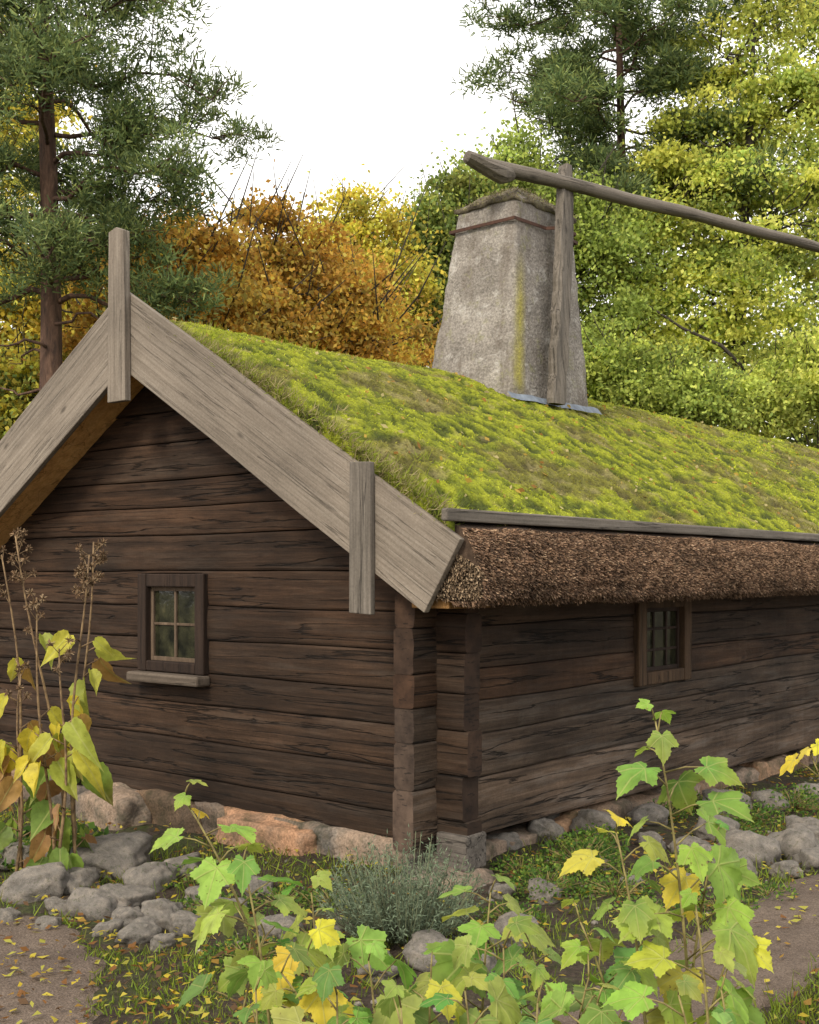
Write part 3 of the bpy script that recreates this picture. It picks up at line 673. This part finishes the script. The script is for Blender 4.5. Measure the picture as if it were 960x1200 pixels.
# ------------------------------------------------------------------ leafy plants
half=[(-.06,0),(-.20,.10),(-.30,.24),(-.24,.38),(-.08,.46),(.04,.50),(.14,.60),(.30,.72),(.41,.67),(.46,.52),(.49,.40),(.54,.33),(.64,.36),(.76,.30),(.87,.19),(.96,.08),(1.08,0)]
half2=[(-.02,0),(-.06,.12),(.02,.25),(.16,.34),(.34,.36),(.52,.31),(.70,.22),(.86,.12),(1.0,.05),(1.12,0)]
def template(half,teeth):
    def densify(h):
        out=[]
        for i in range(len(h)-1):
            a=np.array(h[i]);b=np.array(h[i+1]); out.append(a)
            mid=(a+b)/2; d=mid-np.array([.2,.0]); out.append(mid-d*.05/max(np.linalg.norm(d),.05)*teeth)
        out.append(np.array(h[-1])); return out
    hp=densify(half); ol=np.array(hp+[np.array([p[0],-p[1]]) for p in hp[-2:0:-1]]); no=len(ol)
    cen=np.array([.0,0.]) if teeth>.5 else np.array([.45,0.])
    tv=np.array([cen]+[cen+(p-cen)*f for f in (.5,1.0) for p in ol]); tri=[];qd=[]
    for j in range(no):
        j2=(j+1)%no; tri.append((0,1+j,1+j2)); qd.append((1+j,1+no+j,1+no+j2,1+j2))
    return tv,tri+qd
TP=template(half,.8); TL=template(half2,.3)
def leaf_instances(name,L,mat,parent,tpl=None):
    tv,fs=tpl or TP
    V=[];C=[];U=[];F=[];b=0
    for (pos,x,zn,size,col,curl) in L:
        x=Vector(x).normalized(); zn=Vector(zn); y=zn.cross(x).normalized(); z=x.cross(y)
        sy=random.uniform(.75,1.1) if tpl is None else random.uniform(.6,1.15)
        X,Y=tv[:,0],tv[:,1]; r2=X*X+Y*Y; fold=random.uniform(.05,.28)*np.abs(Y)*(1 if tpl is None else 3.0)
        ph=random.uniform(0,6)
        Z=-curl*r2*.35+fold+(.045 if tpl is None else .08)*np.sin(7*np.arctan2(Y,X+.001)+ph)*np.sqrt(r2)
        pts=np.array(pos)[None,:]+size*(X[:,None]*np.array(x)+sy*Y[:,None]*np.array(y)+Z[:,None]*np.array(z))
        V.append(pts); U.append(tv); edge=(np.sqrt(r2)/1.0)[:,None]
        c=np.array(col)[None,:]*np.ones((len(tv),1))
        ye=max(0,random.uniform(-1.0,.6)); c=c*(1-ye*edge*.8)+np.array([.48,.40,.04])*ye*edge*.8
        if tpl is not None: be=max(0,random.uniform(-.3,.8)); k_=np.clip((edge-.6)*2,0,1)*be; c=c*(1-k_)+np.array([.20,.10,.04])*k_
        C.append(c); F+= [tuple(i+b for i in f) for f in fs]; b+=len(tv)
    return mesh_np(name,np.vstack(V),F,mat,col=np.vstack(C),uv=np.vstack(U),parent=parent,smooth=True)
GREENS=[(.17,.29,.05),(.23,.35,.06),(.27,.37,.07),(.12,.23,.045),(.31,.40,.07)]; YEL=[(.60,.52,.05),(.52,.48,.06),(.62,.46,.05)]
def berry(base,tip,nl,size,yp,seed,fmin=.34):
    rnd=random.Random(seed); bx,by=base; bz=H(bx,by)-.02
    e=empty('leafy_plant',(bx,by,bz),label='leafy plant stem with lobed light green and yellow leaves',category='plant',group='lobed leaf plants beside the path')
    tipv=Vector((tip[0]-bx,tip[1]-by,tip[2]-bz)); ctrl=Vector((tipv.x*.15,tipv.y*.15,tipv.z*.6))
    def P(f): return ctrl*2*f*(1-f)+tipv*f*f
    paths=[([P(i/12) for i in range(13)],[.008*(1-.6*i/12) for i in range(13)])]
    L=[]; az=rnd.uniform(0,6)
    for k in range(nl):
        f=fmin+(1-fmin)*(k/(nl-1))**.85; p=P(f); az+=2.4+rnd.uniform(-.4,.4)
        sz=size*(1.05-.5*max(0,f-.65)/.35)*rnd.uniform(.6,1.2)
        el=rnd.uniform(.2,.7) if f<.95 else 1.1; pl=sz*rnd.uniform(.7,1.4)
        d=Vector((math.cos(az)*math.cos(el),math.sin(az)*math.cos(el),math.sin(el)))
        q=p+d*pl; paths.append(([p,p+d*pl*.5+Vector((0,0,.01)),q],[.0035,.003,.002]))
        xd=Vector((math.cos(az),math.sin(az),rnd.uniform(-.9,.1))); zn=Vector((rnd.uniform(-.55,.55),rnd.uniform(-1.0,.1),1))
        col=rnd.choice(YEL) if rnd.random()<yp*(1.6-f) else rnd.choice(GREENS)
        col=tuple(c*rnd.uniform(.8,1.15) for c in col)
        L.append((q,xd,zn,sz,col,rnd.uniform(.3,1.6)))
    tube_obj('stem',paths,MAT['stem'],6,e)
    leaf_instances('foliage',L,MAT['vleaf'],e)
def W_(px,py,d): return ((px-480)/1379*d,d,2+(672-py)/1379*d)
PL=[ (808,768,845,4.3,17,.15,.06),(790,838,985,4.4,12,.135,.12),(760,722,975,4.15,12,.14,.25),(740,680,1080,4.2,9,.14,.25),(830,815,1060,4.0,7,.135,.06),(800,870,1080,4.3,7,.125,.1),
 (345,215,935,4.5,14,.145,.12),(330,285,1010,4.3,10,.145,.15),(380,365,1045,4.5,10,.145,.06),(440,330,1140,3.95,7,.155,.06),
 (450,432,1125,4.2,8,.15,.1),(560,575,1045,4.6,11,.155,.04),(590,590,1110,4.2,9,.15,.1),(640,625,1115,4.3,9,.15,.12),(500,505,1145,4.1,8,.145,.2),
 (650,690,1145,4.0,9,.155,.08),(860,845,1160,3.9,6,.15,.04),(560,545,1160,3.8,7,.155,.1),(400,395,1165,3.8,8,.155,.08),(270,310,1095,4.4,9,.135,.3),
 (700,700,1175,3.7,7,.16,.06),(310,300,1160,3.9,8,.145,.2),(480,470,1180,3.6,6,.16,.06),(830,795,1165,3.6,7,.155,.04),(380,360,1115,4.1,8,.145,.1),(620,630,1175,3.7,6,.15,.12)]
for k,(bpx,tpx,tpy,d,nl,sz,yp) in enumerate(PL):
    b=W_(bpx,1200,d); t=W_(tpx,tpy,d*1.0)
    berry((b[0],b[1]-.1),t,nl,sz,yp,100+k)
b=W_(1010,1200,5.6); t=W_(950,885,5.6); berry((b[0],b[1]-.1),t,6,.14,1.5,140,fmin=.86)

random.seed(21)
for k,(bx,tx,ty,d) in enumerate([(75,20,628,8.3),(60,40,700,8.1),(85,100,650,8.2),(90,108,635,8.5),(30,5,650,8.4),(72,75,760,8.0),(20,28,790,8.2)]):
    b=W_(bx,1000,d); t=W_(tx,ty,d); bz=H(b[0],b[1]); e=empty('tall_herb',(b[0],b[1],bz),label='tall withered plant with yellow drooping leaves and brown seed heads',category='plant',group='tall withered plants by the gable')
    tv_=Vector((t[0]-b[0],t[1]-b[1],t[2]-bz)); pts=[Vector((tv_.x*(f**1.6)+.03*math.sin(f*6+k),tv_.y*f,tv_.z*f)) for f in np.linspace(0,1,12)]
    paths=[(pts,[.014*(1-.6*i/11) for i in range(12)])]; L=[]
    for j in range(9):
        f=random.uniform(.06,.74); i=int(f*11); p=pts[i].lerp(pts[i+1],f*11-i); az=random.uniform(0,6.28)
        q=p+Vector((math.cos(az)*.10,math.sin(az)*.10,.05)); paths.append(([p,q],[.006,.004]))
        col=random.choice([(.60,.50,.05),(.52,.48,.06),(.44,.45,.07),(.34,.38,.06),(.34,.20,.06)]) if f>.35 else random.choice([(.14,.22,.04),(.2,.3,.05),(.28,.15,.06),(.12,.19,.04)])
        L.append((q,(math.cos(az)*.6,math.sin(az)*.6,-random.uniform(.4,1.6)),(random.uniform(-.9,.9),-.9,.5),random.uniform(.15,.30),col,random.uniform(-.3,2.2)))
    S_=[]
    for j in range(15 if k in (0,2,3) else 6):
        f=random.uniform(.84,1.0); i=min(10,int(f*11)); p=pts[i].lerp(pts[i+1],f*11-i) if f<1 else pts[-1]; az=random.uniform(0,6.28)
        q=p+Vector((math.cos(az)*.07,math.sin(az)*.07,random.uniform(.02,.10))); paths.append(([p,q],[.003,.002])); S_.append(q)
    tube_obj('stem',paths,MAT['bstem'],5,e); leaf_instances('foliage',L,MAT['vleaf2'],e,TL)
    PP=[];DD=[]
    for q in S_:
        for _ in range(40):
            dv=R.normal(size=3); dv/=np.linalg.norm(dv); PP.append(np.array(q)+dv*.006); DD.append(dv)
    nn=len(PP); quad_obj('seed_heads',np.array(PP),np.array(DD),R.uniform(.015,.035,nn),.008,np.array([(.18,.11,.06),(.09,.055,.03),(.24,.17,.10)])[R.integers(0,3,nn)],MAT['straw'],'blade',e,tip=.6,kind='stuff')

def low_plant(x,y,r,h,n,sz,cols,name='low_herb',lab='low green leafy ground plant in the bed'):
    z=H(x,y); e=empty(name,(x,y,z),label=lab,category='plant',group='low plants in the garden bed')
    a=R.uniform(0,6.28,n); rr=r*np.sqrt(R.random(n)); P=np.stack([rr*np.cos(a),rr*np.sin(a),R.random(n)*h*(1-(rr/r)**2*.6)],1)
    C=np.array(cols)[R.integers(0,len(cols),n)]*R.uniform(.6,1.3,(n,1)); D=R.normal(size=(n,3))+np.stack([np.cos(a),np.sin(a),np.full(n,.4)],1)
    quad_obj('foliage',P,D,R.uniform(.6,1.2,n)*sz,R.uniform(.4,.7,n)*sz,C,MAT['leaf'],'leaf',e)
    tube_obj('stem',[([(0,0,-.02),(P[i][0]*.5,P[i][1]*.5,P[i][2]*.6),tuple(P[i])],[.003,.003,.002]) for i in range(0,n,8)],MAT['stem'],4,e)
gc=[(.08,.16,.025),(.12,.22,.035),(.06,.12,.025),(.20,.27,.045)]
for (px,py,r,h,n,sz) in [(680,1020,.30,.26,1100,.035),(640,1050,.25,.2,700,.032),(250,1065,.25,.12,500,.03),(700,1000,.24,.18,500,.04),(860,975,.25,.14,360,.035),(930,945,.35,.24,700,.04),(840,1068,.25,.10,400,.03),(600,1085,.2,.12,350,.03),(330,1060,.25,.12,400,.03),(900,1052,.2,.08,250,.03),(20,1000,.3,.28,350,.09),(100,1000,.25,.25,250,.10),(200,1030,.25,.14,350,.04),(760,1075,.22,.09,300,.03),(880,960,.25,.2,400,.04),(780,960,.22,.14,300,.035),(720,1050,.25,.12,500,.03),(290,1120,.25,.10,350,.03),(390,1060,.2,.12,300,.03),(820,950,.25,.14,300,.035),(610,1030,.2,.14,300,.035)]:
    x,y=gp(px,py,-.08); low_plant(x,y,r,h,n,sz,gc)
x,y=gp(472,1115,-.07); z=H(x,y); e=empty('lavender_shrub',(x,y+.15,z),label='bushy grey green lavender shrub at the cottage corner',category='shrub')
n=520; a=R.uniform(0,6.28,n); sp=np.sqrt(R.random(n)); paths=[];P=[];D=[]
for i in range(n):
    tip=Vector((math.cos(a[i])*sp[i]*.50,math.sin(a[i])*sp[i]*.38,(.60-.30*sp[i]**2)*R.uniform(.55,1.1))); b0=Vector((tip.x*.35,tip.y*.35,0)); mid=b0.lerp(tip,.5)+Vector((tip.x*.1,tip.y*.1,0))
    if i%3==0: paths.append(([b0,mid,tip],[.003,.0025,.0015]))
    for j in range(18):
        f=.2+.8*R.random(); p=(b0*(1-f)*(1-f)+mid*2*f*(1-f)+tip*f*f); P.append(tuple(p)); D.append(np.array(tip-b0)/tip.length+R.normal(size=3)*.8)
n=len(P); quad_obj('foliage',np.array(P),np.array(D),R.uniform(.018,.042,n),.007,np.array([.135,.175,.11])*R.uniform(.5,1.5,(n,1)),MAT['blade'],'leaf',e)
tube_obj('stem',paths,MAT['gstem'],4,e)

# ------------------------------------------------------------------ trees
def pal(cols,n,w=None):
    i=R.choice(len(cols),n,p=w); return np.array(cols)[i]
def tree(name,x,y,blobs,cols,nleaf,lsz,trunk_r,trunk_h,lab,cat='tree',cl_sd=.42,lean=(0,0),clden=1.0,gain=1.3,flat=.5,twig=.6,limbs=(),tw_r=.012):
    z=H(x,y); e=empty(name,(x,y,z),label=lab,category=cat)
    paths=[]; rnd=random.Random(int(abs(x*97+y*13)))
    def tp(f): return Vector((lean[0]*f+.18*math.sin(f*5+x),lean[1]*f+.1*math.sin(f*4+y),trunk_h*f))
    paths.append(([tp(i/14) for i in range(15)],[trunk_r*(1.15-.95*(i/14)) for i in range(15)]))
    for lp in limbs: paths.append(([Vector(p)-Vector((x,y,z)) for p in lp],[.07*(1-.8*i/(len(lp)-1)) for i in range(len(lp))]))
    clumps=[];vol=np.array([b[3]*b[4]*b[5] for b in blobs])**.66; vol/=vol.sum(); 
    for b,vw in zip(blobs,vol):
        bx,by,bz,rx,ry,rz=b; nc=max(16,int(vw*340*clden)); c=Vector((bx-x,by-y,bz-z))
        f0=min(.95,max(.15,(c.z-max(abs(c.x),.6)*.7-rz*.3)/trunk_h)); s0=tp(f0); mid=s0.lerp(c,.5)+Vector((0,0,.25*rz))
        r0=trunk_r*(1.1-f0)*.5+.015; paths.append(([s0,s0.lerp(mid,.5)+Vector((0,0,-.1)),mid,c],[r0,r0*.8,r0*.6,r0*.35]))
        for k in range(nc):
            v=Vector([rnd.gauss(0,1) for _ in range(3)]).normalized()*(rnd.uniform(.1,1.55)**.5)
            v*=1+.35*noise.noise(v*1.6+Vector((bx,bz,0))); p=c+Vector((v.x*rx,v.y*ry,v.z*rz))
            clumps.append(p)
            if k%3==0:
                m_=c.lerp(p,.5)+Vector((rnd.gauss(0,.15),rnd.gauss(0,.15),-.12)); q=s0.lerp(c,.6)
                ext=p+((p-m_).normalized()+Vector((0,0,.4)))*rnd.uniform(.1,twig)
                paths.append(([q.lerp(m_,.2) if k%2 else c,m_,p,ext],[r0*.28+.01,r0*.18+.006,tw_r,.005]))
    cl=np.array(clumps); nc=len(cl); wts=R.gamma(.9,1.,nc); wts/=wts.sum(); ci=R.choice(nc,nleaf,p=wts)
    sdv=R.uniform(.4,1.2,nc)*cl_sd*.72; sl=sdv[ci]*np.where(R.random(nleaf)<.22,2.3,1.)
    off=R.normal(size=(nleaf,3))*sl[:,None]*np.array([1,1,flat]); P=cl[ci]+off
    P[:,2]-=.12*(off[:,0]**2+off[:,1]**2)/cl_sd
    cm=R.uniform(.5,1.45,(nc,1)); cc=pal(cols,nc)
    C=(cc[ci]*.5+pal(cols,nleaf)*.5)*cm[ci]*R.uniform(.6,1.4,(nleaf,1))*gain
    D=R.normal(size=(nleaf,3))+np.array([0,0,-.5])
    tube_obj('trunk',paths,MAT['bark'],6,e)
    quad_obj('crown',P,D,R.uniform(.7,1.3,nleaf)*lsz,R.uniform(.55,.85,nleaf)*lsz,np.minimum(C,.8),MAT['leaf'],'leaf',e)
    return e
def pine(x,y,h0,Hh,Lmax,nb,tr,lab,seed,ncl,dead=4,lean=0,tsd=.28,nl=.13,nw=.02):
    z=H(x,y); e=empty('pine_tree',(x,y,z),label=lab,category='tree'); rnd=random.Random(seed)
    def tp(f): return Vector((lean*f+.15*math.sin(f*4),.1*math.sin(f*5),Hh*f))
    paths=[([tp(i/18) for i in range(19)],[tr*(1.1-.95*i/18) for i in range(19)])]; tw=[];T=[]
    for k in range(nb+dead):
        isd=k>=nb; h=h0+(Hh-h0)*((k+.5)/nb) if not isd else rnd.uniform(h0*.75,h0*1.05); f=h/Hh; p0=tp(f); az=k*2.4+rnd.uniform(-.5,.5)
        u=max(0,(h-h0)/(Hh-h0)); L=Lmax*(.75+.5*u-1.0*u*u)*rnd.uniform(.6,1.2); L=max(L,.5); up=rnd.uniform(-.05,.35)
        if isd: L*=.6
        d=Vector((math.cos(az),math.sin(az),0)); pts=[p0+d*L*g+Vector((rnd.gauss(0,.05),rnd.gauss(0,.05),L*(up*g-.16*g*g+.05*math.sin(g*9+k)))) for g in np.linspace(0,1,8)]; pts[0]=p0
        r0=tr*.20*(1.1-u*.7)*(.6 if isd else 1); paths.append((pts,[r0*(1-.85*i/7) for i in range(8)]))
        if isd: continue
        for j in range(13):
            g=rnd.uniform(.2,1); i=min(6,int(g*7)); p=pts[i].lerp(pts[i+1],g*7-i); a2=az+rnd.choice((-1,1))*rnd.uniform(.3,1.3); l2=rnd.uniform(.25,.8)*L*.35*(1.4-g*.6)
            q=p+Vector((math.cos(a2)*l2,math.sin(a2)*l2,rnd.uniform(-.10,.45))); tw.append(([p,p.lerp(q,.5)+Vector((0,0,.04)),q],[.012,.008,.005]))
            for _ in range(4): T.append(tuple(p.lerp(q,rnd.uniform(.3,1.1))+Vector((rnd.gauss(0,.15),rnd.gauss(0,.15),rnd.gauss(0,.13)))))
    T=np.array(T); n=len(T)*ncl; ci=np.repeat(np.arange(len(T)),ncl); off=unit(R.normal(size=(n,3)))*R.uniform(.0,tsd,(n,1))*np.array([1.1,1.1,.75])
    P=T[ci]+off; D=off*1.2+np.array([0,0,.12])+R.normal(size=(n,3))*.10
    cm=R.uniform(.55,1.4,(len(T),1)); C=pal([(.12,.17,.06),(.16,.21,.07),(.085,.13,.05),(.22,.26,.08)],n)*cm[ci]
    tube_obj('trunk',paths+tw,MAT['pinebark'],7,e)
    quad_obj('crown',P,D,R.uniform(.7,1.3,n)*nl,nw,C,MAT['needle'],'blade',e,tip=.5)
pine(-5.05,16,5.8,14.5,2.9,60,.20,'tall pine with reddish bark and open green crown',3,48,5,tsd=.26,nl=.085,nw=.022)
pine(5.85,33,11.2,22.5,4.6,56,.24,'tall pine rising behind the chimney',8,36,2,tsd=.38,nl=.17,nw=.042)
OR=[(.58,.32,.05),(.48,.25,.04),(.60,.42,.07),(.38,.22,.045),(.44,.36,.08),(.28,.16,.04)]
OY=[(.56,.40,.05),(.58,.46,.06),(.46,.32,.05),(.34,.36,.07)]
YG=[(.42,.46,.09),(.50,.52,.10),(.31,.38,.08),(.56,.53,.10),(.22,.30,.07)]
DG=[(.11,.16,.045),(.16,.21,.05),(.22,.27,.06),(.30,.30,.06)]
MG=[(.23,.29,.065),(.31,.37,.075),(.39,.43,.085),(.16,.22,.05)]
def B(px,py,d,rx,rz,dd=0,ry=None): x,y,z=W_(px,py,d+dd); return (x,y,z,rx/1379*d,(ry or rx)/1379*d,rz/1379*d)
tree('maple_tree',-3.65,18,[B(200,340,18,85,55),B(150,360,18,65,60),B(250,310,18,60,42),B(195,285,18,50,32),B(260,390,18,80,50),B(140,430,18,60,50)],OR,30000,.085,.13,5.5,'autumn maple with golden orange brown leaves',cl_sd=.30,twig=1.2,tw_r=.016)
tree('maple_tree',-2.0,19.5,[B(330,305,19.5,65,42),B(390,335,19.5,70,48),B(300,350,19.5,80,60),B(430,385,19.5,70,50),B(360,390,19.5,90,40),B(310,265,19.5,36,28)],OR,34000,.085,.13,5.8,'autumn maple with rusty orange leaves and bare twigs',cl_sd=.30,twig=1.3,tw_r=.016)
tree('birch_tree',-6.6,21,[B(40,340,21,60,60),B(90,380,21,60,60),B(20,440,21,70,60),B(110,310,21,45,50),B(5,300,21,50,60)],OY,24000,.11,.13,6,'tree with golden yellow and orange leaves',cl_sd=.36)
tree('birch_tree',-9.2,24,[B(-20,80,24,45,70),B(-15,200,24,50,70),B(-60,120,24,50,90),B(20,150,24,35,50)],OY+YG[:2],15000,.12,.16,12,'tall birch with thin golden leaves',cl_sd=.4)
tree('lime_tree',-1.1,26,[B(415,262,26,40,34),B(450,300,26,38,42),B(390,300,26,42,42),B(430,370,26,70,60)],[(.44,.40,.06),(.50,.42,.06),(.32,.34,.06),(.52,.36,.05)],20000,.11,.16,8,'bright yellow tree with rounded crown',cl_sd=.38,twig=.9)
tree('oak_tree',.5,28,[B(500,290,28,36,50),B(490,370,28,50,60),B(520,240,28,26,30),B(548,225,28,28,36),B(540,320,28,50,80)],DG,26000,.12,.2,9,'dark green tree with airy crown',cl_sd=.4,twig=.9)
tree('oak_tree',3.4,30,[B(590,225,30,45,45),B(640,260,30,60,60),B(560,270,30,45,60),B(690,310,30,55,70),B(700,260,30,50,35),B(610,185,30,30,28)],MG+DG[1:3],34000,.12,.22,11,'green tree turning yellow behind the chimney',cl_sd=.45,twig=.9,tw_r=.02)
lim=[(W_(850,470,29.9)),(W_(872,432,29.7)),(W_(845,405,29.6)),(W_(800,385,29.6)),(W_(765,362,29.6)),(W_(735,340,29.8))]
tree('maple_tree',9.0,31.5,[B(850,165,31.5,70,50),B(790,240,31.5,70,50),B(900,260,31.5,80,65),B(760,310,31.5,60,50),B(860,350,31.5,80,50),B(780,405,31.5,70,42),B(930,120,31.5,50,50),B(850,65,31.5,45,45),B(900,0,31.5,50,50),B(720,380,31.5,50,50)],YG,76000,.13,.26,17,'tall yellow green maple with layered branches',cl_sd=.46,clden=1.1,flat=.4,limbs=[lim],tw_r=.03)
tree('maple_tree',13.3,35,[B(970,200,35,70,70),B(990,330,35,80,70),B(940,420,35,70,50),B(1000,80,35,80,70),B(960,-20,35,60,60),B(1060,250,35,80,90)],YG+MG,40000,.15,.26,18,'tall maple with yellow green leaves',cl_sd=.5,tw_r=.03)
tree('maple_tree',10.3,30,[B(920,450,30,60,40),B(960,430,30,50,40),B(890,470,30,50,30),B(1000,440,30,50,50)],[(.36,.45,.10),(.44,.49,.11),(.50,.52,.11)],20000,.12,.14,5,'small maple with pale green leaves beside the roof',cl_sd=.38)
tree('hazel_shrub',5.9,28,[B(730,450,28,45,40),B(780,460,28,50,40),B(700,420,28,40,40),B(830,470,28,50,40)],MG,22000,.11,.1,4,'green hazel shrub behind the cottage','shrub',cl_sd=.38)
tree('hazel_shrub',-7.5,18,[B(0,480,18,60,50),B(50,460,18,50,45),B(-60,460,18,60,60)],OY+DG,16000,.10,.1,4,'shrub with orange and green leaves','shrub',cl_sd=.35)
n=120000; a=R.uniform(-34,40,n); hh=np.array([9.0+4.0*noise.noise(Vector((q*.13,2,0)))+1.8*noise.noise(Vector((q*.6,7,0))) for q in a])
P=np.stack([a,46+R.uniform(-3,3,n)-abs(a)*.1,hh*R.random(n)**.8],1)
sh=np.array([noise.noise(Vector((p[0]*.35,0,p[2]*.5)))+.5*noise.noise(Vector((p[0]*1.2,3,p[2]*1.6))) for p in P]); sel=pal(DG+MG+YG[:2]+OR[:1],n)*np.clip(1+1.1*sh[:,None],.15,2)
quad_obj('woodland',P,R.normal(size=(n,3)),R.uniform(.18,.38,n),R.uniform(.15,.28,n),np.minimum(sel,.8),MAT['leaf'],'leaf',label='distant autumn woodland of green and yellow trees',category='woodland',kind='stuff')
